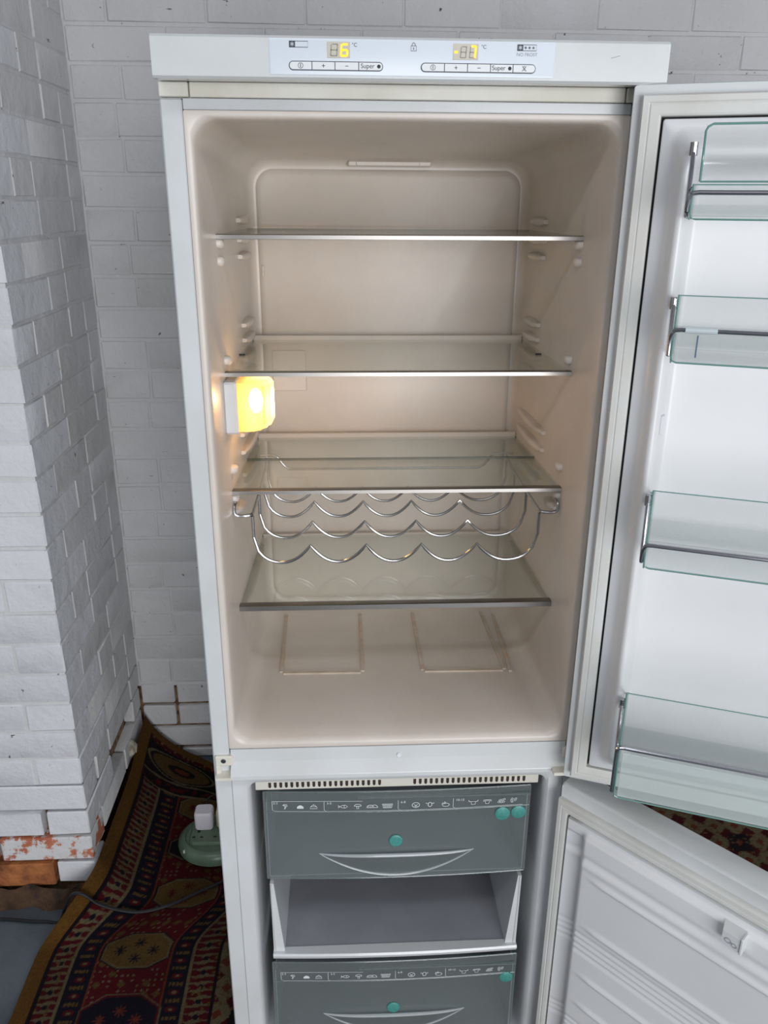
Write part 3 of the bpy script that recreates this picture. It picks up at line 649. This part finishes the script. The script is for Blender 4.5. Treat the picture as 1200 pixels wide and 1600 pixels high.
def drawer(z0, z1, discs, zi, name='freezer_drawer', label=None, dy=0):
    e = empty(name, (0, dy, 0), 0, fr)
    if label: e['label'] = label
    xa, xb = .0745, .5255; h = z1-z0
    zt = z1-.1295; zb_ = z1-.1795
    def f(x, z):
        t_ = (x-.30)/.225; y = .016-.007*(1-t_*t_)
        lens = (x-.299)/.136
        if abs(lens) < 1:
            zlo = zt-(zt-zb_)*(1-lens*lens)
            if zlo < z < zt: y -= .007*(1-lens**4)*((z-zlo)/(zt-zlo))**1.3*(1 if z < zt-.001 else .0)
        return y
    zs = sorted(set([z0+h*k/40 for k in range(41)]+[zt-.0012, zt-.0008, zt-.003]))
    mb = MB(); nx = 60; V = []; 
    for i in range(nx+1):
        for z in zs: V.append((xa+(xb-xa)*i/nx, f(xa+(xb-xa)*i/nx, z), z))
    m_ = len(zs); mb.add(V, [(i*m_+j, (i+1)*m_+j, (i+1)*m_+j+1, i*m_+j+1) for i in range(nx) for j in range(m_-1)])
    mb.build('drawer_front', 'drawer', e, ang=40)
    # raised rim of the front, moulded strip edge, catch step
    rim = MB(); g = lambda x, z: f(x, z)-.001
    P = [(xa, z0), (xa, z1)]; rim.tube([(x, f(x, z), z) for x, z in P], .0016, 6)
    rim.tube([(xb, f(xb, z), z) for z in (z0, z1)], .0016, 6)
    for zz in (z0, z1, zi-.0125): rim.tube([(xa+(xb-xa)*k/24, f(xa+(xb-xa)*k/24, zz)-(.001 if zz == zi-.0125 else 0), zz) for k in range(25)], .0016 if zz != zi-.0125 else .001, 6)
    rim.tube([(xa+.013, f(xa+.013, z)-.001, z) for z in (zi-.0125, z1)], .001, 6)
    rim.box(.232, .5255, f(.4, zi+.013)-.002, f(.4, zi+.013)+.004, zi+.0135, zi+.0165, .0006)
    for sg in (0, 1):
        lp_ = [(.299+.134*math.cos(math.radians(a)), (zt-.0006) if sg == 0 else zt-(zt-zb_)*(1-math.cos(math.radians(a))**2)) for a in range(0, 181, 5)]
        rim.tube([(x, (f(x, zt-.0013) if sg == 0 else f(x, z-.0005))-.0003, z) for x, z in lp_], [.0004+(.0028 if sg == 0 else .0017)*abs(math.sin(math.radians(a))) for a in range(0, 181, 5)], 8, mi=1)  # pale tubes draw the glints along the grip's upper and lower edges
    rim.build('front_rim', ['drawer', 'drawer_glint'], e)
    bx = MB()
    for x in (xa+.004, xb-.004): bx.box(x-.001, x+.001, .016, .40, z0+.004, z1-.02)
    bx.box(xa+.003, xb-.003, .017, .40, z0+.002, z0+.004).box(xa+.003, xb-.003, .398, .40, z0+.004, z1-.02)
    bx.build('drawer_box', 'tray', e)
    ib = MB(); icons(ib, zi, lambda x, z: f(x, z)-.0018); ib.build('icon_print', 'print', e)
    for s_, x in (('2-3', .094), ('3-5', .184), ('6-8', .3085), ('10-12', .405)): text(s_, .0062, x, f(x, zi)-.0018, zi+.0068, 'print', e, 'month_number')
    for x, z, r_, ry in discs: MB().disc((x, f(x, z)-.001, z), r_, 'y', .003, 30, 0, ry).build('disc_marker', 'teal', e, label='round teal disc stuck on the drawer front')
    return e
drawer(.518, .703, ((.297, .600, .0115, .0125), (.4795, .648, .0128, .0135), (.5075, .649, .0128, .0130)), .6745, label='top clear drawer with three teal discs')
drawer(.118, .318, ((.297, .202, .0120, .0125), (.5095, .262, .0125, .0125)), .2840, label='lower clear drawer with two teal discs')
e = empty('freezer_drawer', (0, 0, 0), 0, fr); e['label'] = 'open white tray with no front between the clear drawers'
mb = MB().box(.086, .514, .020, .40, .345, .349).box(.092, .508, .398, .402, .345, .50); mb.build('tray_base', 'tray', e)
for s_ in (0, 1):
    X = (lambda x: x) if s_ == 0 else (lambda x: .6-x)
    mb = MB(); mb.loft([[(X(.0775), y, .508), (X(.0785), y, .349), (X(.0985), y, .349), (X(.0840), y, .508)] for y in (.012, .395)], True, True, True); mb.build('tray_side', 'enamel', e)
    mb = MB(); mb.tube([(X(.0800), .011, .507), (X(.0800), .011, .44), (X(.083), .011, .352)], .0016, 6).build('side_edge', 'enamel', e)
mb = MB(); mb.loft([[(.0775+.445*k/20, y, zz) for y, zz in ((.020, .350), (.006-.006*(1-((k-10)/10)**2), .350), (.004-.006*(1-((k-10)/10)**2), .346), (.006-.006*(1-((k-10)/10)**2), .339), (.020, .339))] for k in range(21)], True, True, True)
mb.build('front_lip', 'enamel', e)
# ---- doors
def door(O, ang, zlo, zhi, W, lname, low):
    d_ = empty('door', (O[0], O[1], 0), -math.radians(ang), fr); d_['label'] = lname
    # local frame: x along the door away from the hinge, y into the door (outwards is -y), z up
    T = .060 if low else .056; pt = .011 if not low else .026
    mb = MB(); sx0 = .0 if low else -.010
    zt2, zb2 = zhi+pt, zlo-pt
    lp_ = [(sx0, W+.01, zb2, zt2, .003, .0135), (sx0-.001, W+.011, zb2-.001, zt2+.001, .004, .016), (sx0-.001, W+.011, zb2-.001, zt2+.001, .004, T-.006), (sx0+.001, W+.009, zb2+.001, zt2-.001, .006, T-.001), (sx0+.004, W+.006, zb2+.004, zt2-.004, .008, T)]
    if low: lp_ = [(sx0+.004, W+.006, zb2+.004, zt2-.009, .003, .011), (sx0, W+.01, zb2, zt2-.002, .003, .0105), (sx0, W+.01, zb2, zt2, .003, .0125)]+lp_[1:]
    mb.loft([rr(a, b_, c, e_, r, y, 4) for a, b_, c, e_, r, y in lp_], True, True, True); mb.build('door_shell', 'enamel', d_)
    g = .024 if not low else .020
    gp = [(0, .0135), (-.0005, .006), (0, .003), (.0018, .0), (.0080, -.0004), (.0095, .0008), (.0110, -.0004), (g-.004, 0), (g-.001, .002), (g, .0135)]
    MB().loft([[(o_, y, zlo+o_), (W-o_, y, zlo+o_), (W-o_, y, zhi-o_), (o_, y, zhi-o_)] for o_, y in gp], True).build('door_gasket', 'gasket', d_, ang=40)
    MB().loft([[(o_, y, zlo+o_), (W-o_, y, zlo+o_), (W-o_, y, zhi-o_), (o_, y, zhi-o_)] for o_, y in ((g-.001, .0098), (g+.004, .0098))], True).build('gap_shade_ring', 'black', d_)  # black ring painted in as the shade of the gap between gasket and liner
    return d_, g
UO = (.565, -.062); UA = 21; UZ0, UZ1 = .781, 1.7435
ud, g = door(UO, UA, UZ0, UZ1, .575, 'upper door swung wide open with bins inside', False)
mb = MB(); i0 = g+.0022
lo = [(i0, i0, .0130), (i0, i0, .003), (i0+.0015, i0+.0015, .0015), (.036, .034, .0015), (.043, .042, -.004), (.048, .050, -.017), (.052, .056, -.027), (.0555, .061, -.0305), (.0595, .066, -.0305), (.0635, .071, -.026), (.0675, .076, -.012), (.0705, .080, -.004), (.076, .086, -.002)]
def dl(ox, oz, y, r): return rr(ox, .575-ox, UZ0+oz, UZ1-oz, r, y, 8)
mb.loft([dl(a, b_ if k < 4 else b_*1.0, y, .003 if k < 3 else .012+.0008*k) for k, (a, b_, y) in enumerate(lo)], True, False, True); mb.build('door_liner', 'dliner', ud, ang=60)
for z0_, z1_ in ((1.36, 1.395),): MB().box(.0655, .0705, -.020, -.004, z0_-.012, z1_-.022, .001).build('bin_mount', 'dliner', ud)
def door_bin(z0, z1, zr, depth, label, zbk, lid=None):
    b_ = empty('door_bin', (UO[0], UO[1], 0), -math.radians(UA), fr); b_['label'] = label
    X0, X1 = .0665, .508; t_ = .0028; yf = -depth; yb = -.012
    body = MB()
    body.box(X0, X1, yf, yf+t_, z0, z1, .0008)
    zk = min(zbk, z1)-.006
    for x in (X0, X1-t_): body.add([(X, y, z) for X in (x, x+t_) for y, z in ((yf+t_, z0), (yb, z0), (yb, zk), (yf+t_, z1))], [(0, 1, 2, 3), (4, 5, 6, 7), (0, 1, 5, 4), (1, 2, 6, 5), (2, 3, 7, 6), (3, 0, 4, 7)])
    body.box(X0+t_, X1-t_, yf+t_, yb, z0, z0+t_).box(X0+t_, X1-t_, yb-t_, yb, z0+t_, z0+(zk-z0)*.5)
    body.build('bin_body', 'bin', b_, smooth=False)
    ed = MB(); rr_ = .0011
    ed.tube([(X0, yf, z0+.006), (X0+.001, yf, z0+.002), (X0+.006, yf, z0), (X1-.006, yf, z0), (X1, yf, z0+.006)], rr_, 6)
    ed.tube([(X0, yf, z0+.006), (X0, yf, z1)], .0013, 6).tube([(X1, yf, z0+.006), (X1, yf, z1)], .0013, 6)
    ed.tube([(X0, yf, z1), (X1, yf, z1)], .0007, 6).tube([(X0, yf, z1), (X0, yb, zk)], .0009, 6).tube([(X0, yf, z0), (X0, yb, z0)], .0009, 6)
    ed.build('bin_edge', 'edge', b_)
    ra = .0026; Xs = X0-.0035; yr = yf-.0035
    P = [(Xs, yb-.026, zbk-.008), (Xs, yb-.028, zbk-.012), (Xs, yf+.010, zr-.022), (Xs, yf+.001, z0+.008)]
    MB().tube(smooth_path([P[0], ((P[0][0]+P[2][0])/2, (P[0][1]+P[2][1])/2, (P[0][2]+P[2][2])/2), P[2], P[3]], 5), ra, 8).tube(smooth_path([P[3], (Xs, yf-.001, zr-.012), (Xs+.002, yr, zr-.003), (Xs+.010, yr, zr), (Xs+.05, yr, zr), (X1-.05, yr, zr), (X1-.006, yr, zr), (X1+.0015, yr, zr-.003), (X1+.0035, yf, zr-.012), (X1+.0035, yf+.001, z0+.008)], 5), ra, 10).build('chrome_rail', 'darkchrome', b_)
    MB().tube([(Xs, yb-.026, zbk-.014), (Xs, yb-.026, zbk)], .0045, 10).build('rail_end', 'darkchrome', b_)
    if lid:
        l_ = MB(); lz0, lz1 = lid
        l_.grid(lambda u, v: (X0+.006+(X1-X0-.012)*u, -depth+.002+.03*v*v, lz0+(lz1-lz0)*v), 2, 8); l_.build('bin_lid', 'bin', b_)
        e2 = MB(); q = [(X0+.006, -depth+.002+.03*v*v, lz0+(lz1-lz0)*v) for v in [k/8 for k in range(8)]]
        e2.tube(q+[(X0+.008, -depth+.030, lz1-.003), (X0+.013, -depth+.032, lz1), (X1-.013, -depth+.032, lz1)], .0013, 8); e2.tube([(X0+.006, -depth+.001, lz0), (X1-.006, -depth+.001, lz0)], .0011, 6)
        e2.build('lid_edge', 'edge', b_)
    return b_
door_bin(1.610, 1.645, 1.637, .092, 'top bin with tall clear hinged lid', 1.690, lid=(1.648, 1.7065))
b2 = door_bin(1.455, 1.530, 1.4925, .098, 'second bin with tape wrapped on its rail', 1.522)
MB().tube([(.078, -.1015, 1.4925), (.112, -.1015, 1.4925)], .0034, 10).build('tape_wrap', 'tape', b2); MB().box(.0915, .0930, -.0992, -.0981, 1.462, 1.487).build('level_mark', 'tick', b2)
door_bin(1.196, 1.299, 1.2285, .100, 'third bin, empty', 1.272)
b4 = door_bin(.846, 1.016, .9315, .108, 'deep bottom bin', .962)
MB().box(.0705, .504, -.1106, -.108, .850, .9225, .0008).build('front_band', 'bin_frost', b4, smooth=False)
# lower door
LA = 48; LO = (.567-.014*math.cos(math.radians(LA)), -.047+.014*math.sin(math.radians(LA))); LZ0, LZ1 = .140, .716
ld, g = door(LO, LA, LZ0, LZ1, .575, 'lower freezer door standing open with ribbed inner panel', True)
i0 = g+.002; xs = sorted(set([i0, i0+.0015, .050, .052, .055, .058, .061, .064]+[.07+.01*k for k in range(44)]+[.511, .514, .517, .520, .523, .525, .575-i0-.0015, .575-i0]))
zs = sorted(set([LZ0+i0, LZ0+i0+.002]+[LZ0+i0+.004+.0028*k for k in range(int((LZ1-LZ0-2*i0-.006)/.0028))]+[LZ1-i0-.002, LZ1-i0]))
def gz(z):    # horizontal relief of the freezer door panel
    y = 0
    for c, wd, dp in ((.640, .006, -.0035), (.628, .006, .002), (.485, .0035, -.003), (.473, .0035, -.003), (.461, .0035, -.003), (.449, .0035, -.003), (.289, .0035, -.003), (.278, .0035, -.003), (.267, .0035, -.003)):
        y -= dp*math.exp(-((z-c)/wd)**2)
    return y
def rib(x, z):
    y = 0
    for c in (.608, .506, .400, .335, .235):
        if .072 < x < .50: y -= .0045*math.exp(-((z-c)/.0042)**2)*min(1, (x-.072)/.03, (.50-x)/.03)
    return y
def ly(x, z):
    base = .0; dx = min(x, .575-x); dz = min(z-LZ0, LZ1-z)
    if dx < i0+.001 or dz < i0+.001: return .008
    k = min(max((dx-.051)/.011, 0), 1)*min(max((dz-.030)/.008, 0), 1); k = k*k*(3-2*k)
    gr = .006*math.exp(-((dx-.050)/.0052)**2)*(1 if dz > .045 else 0)
    return base-.009*k+gr+(gz(z)+rib(x, z))*k+ (gz(z)*.9*math.exp(-((dx-.048)/.006)**2) if dz > .04 else 0)
mb = MB(); V = [(x, ly(x, z), z) for x in xs for z in zs]; m_ = len(zs)
mb.add(V, [(i*m_+j, (i+1)*m_+j, (i+1)*m_+j+1, i*m_+j+1) for i in range(len(xs)-1) for j in range(m_-1)]); mb.build('freezer_door_liner', 'dliner', ld, ang=60)
mb = MB(); mb.loft([[(x, y, z) for x, z in ((.286, .683), (.318, .683), (.318, .655), (.286, .655))] for y in (-.004,)]+[[(x, -.022, z) for x, z in ((.291, .680), (.316, .680), (.316, .657), (.291, .657))]], True, True, True)
lt = mb.build('latch_block', 'enamel', ld, ang=20); MB().box(.3165, .3205, -.024, -.006, .655, .683, .001).build('latch_fin', 'enamel', lt)
cc = MB(); stroke(cc, arc(.300, .667, .0045, .0035, 0, 360, 16), .0012, lambda x, z: -.0226); stroke(cc, arc(.309, .664, .0035, .003, 0, 360, 14), .0012, lambda x, z: -.0226); cc.build('latch_mark', 'inkpale', lt)
# ------------------------------------------------------------------ wire bottle rack
wr = empty('wire_bottle_rack', (.3, .25, 1.083)); tag(wr, 'chrome wire bottle rack with scalloped rows hanging under the third glass shelf', 'bottle rack')
XO, YO, ZO = .3, .25, 1.083
def wt(name, P, n=1, r=.0026): MB().tube([(p[0]-XO, p[1]-YO, p[2]-ZO) for p in P], r, 9).build(name, 'chrome', wr)
for s_ in (0, 1):
    X = (lambda x: x) if s_ == 0 else (lambda x: .598-x)
    wt('side_wire', smooth_path([(X(.0455), .112, 1.183), (X(.0440), .103, 1.180), (X(.0445), .099, 1.170), (X(.050), .099, 1.1655), (X(.064), .100, 1.1655), (X(.0705), .106, 1.1655), (X(.0715), .13, 1.1655), (X(.0720), .20, 1.1655), (X(.072), .30, 1.1655), (X(.070), .385, 1.1670), (X(.068), .398, 1.168)], 5))
wt('rear_wire', smooth_path([(.055, .400, 1.172), (.075, .402, 1.172), (.088, .402, 1.168), (.097, .402, 1.156), (.108, .402, 1.146), (.13, .402, 1.144), (.3, .402, 1.144), (.455, .402, 1.144), (.478, .402, 1.146), (.490, .402, 1.154), (.500, .402, 1.168), (.515, .402, 1.172), (.543, .400, 1.172)], 5))
for y in (.103, .205, .305, .385):
    xl, xr = (.0712, .5255) if y < .12 else (.0715, .5265); cusp = [xl, .1605, .2495, .338, .4275, xr]; P = [(xl, y, 1.163), (xl, y, 1.145), (xl, y, 1.128)]
    for k in range(5):
        a, b_ = cusp[k], cusp[k+1]; n_ = 14
        for i in range(n_+1):
            t_ = i/n_; x = a+(b_-a)*t_
            if k == 0: th = math.pi*(1-t_) ; hgt = 1.128 if t_ < .5 else 1.112
            elif k == 4: hgt = 1.112 if t_ < .5 else 1.128
            else: hgt = 1.112
            s2 = abs(2*t_-1)
            if (k == 0 and t_ < .5) or (k == 4 and t_ > .5): zz = 1.083+(hgt-1.083)*(1-math.sqrt(max(0, 1-s2**2.2)))
            else: zz = 1.083+(hgt-1.083)*(s2**2.1)
            if i == 0 and k > 0: continue
            P.append((x, y, zz))
    P += [(xr, y, 1.145), (xr, y, 1.163)]
    wt('scalloped_wire', P)
# ------------------------------------------------------------------ lamp light of the fridge bulb, then shift everything to floor = 0
pl = bpy.data.lights.new('fridge_bulb_light', 'POINT'); pl.energy = .6; pl.color = (1, .70, .42); pl.shadow_soft_size = .005
po = bpy.data.objects.new('fridge_bulb_light', pl); sc.collection.objects.link(po); po.location = (.1005, .14, 1.340)
for o in list(sc.objects):
    if o.parent is None and o.type in ('MESH', 'EMPTY') or o is po: o.location.z += DZ
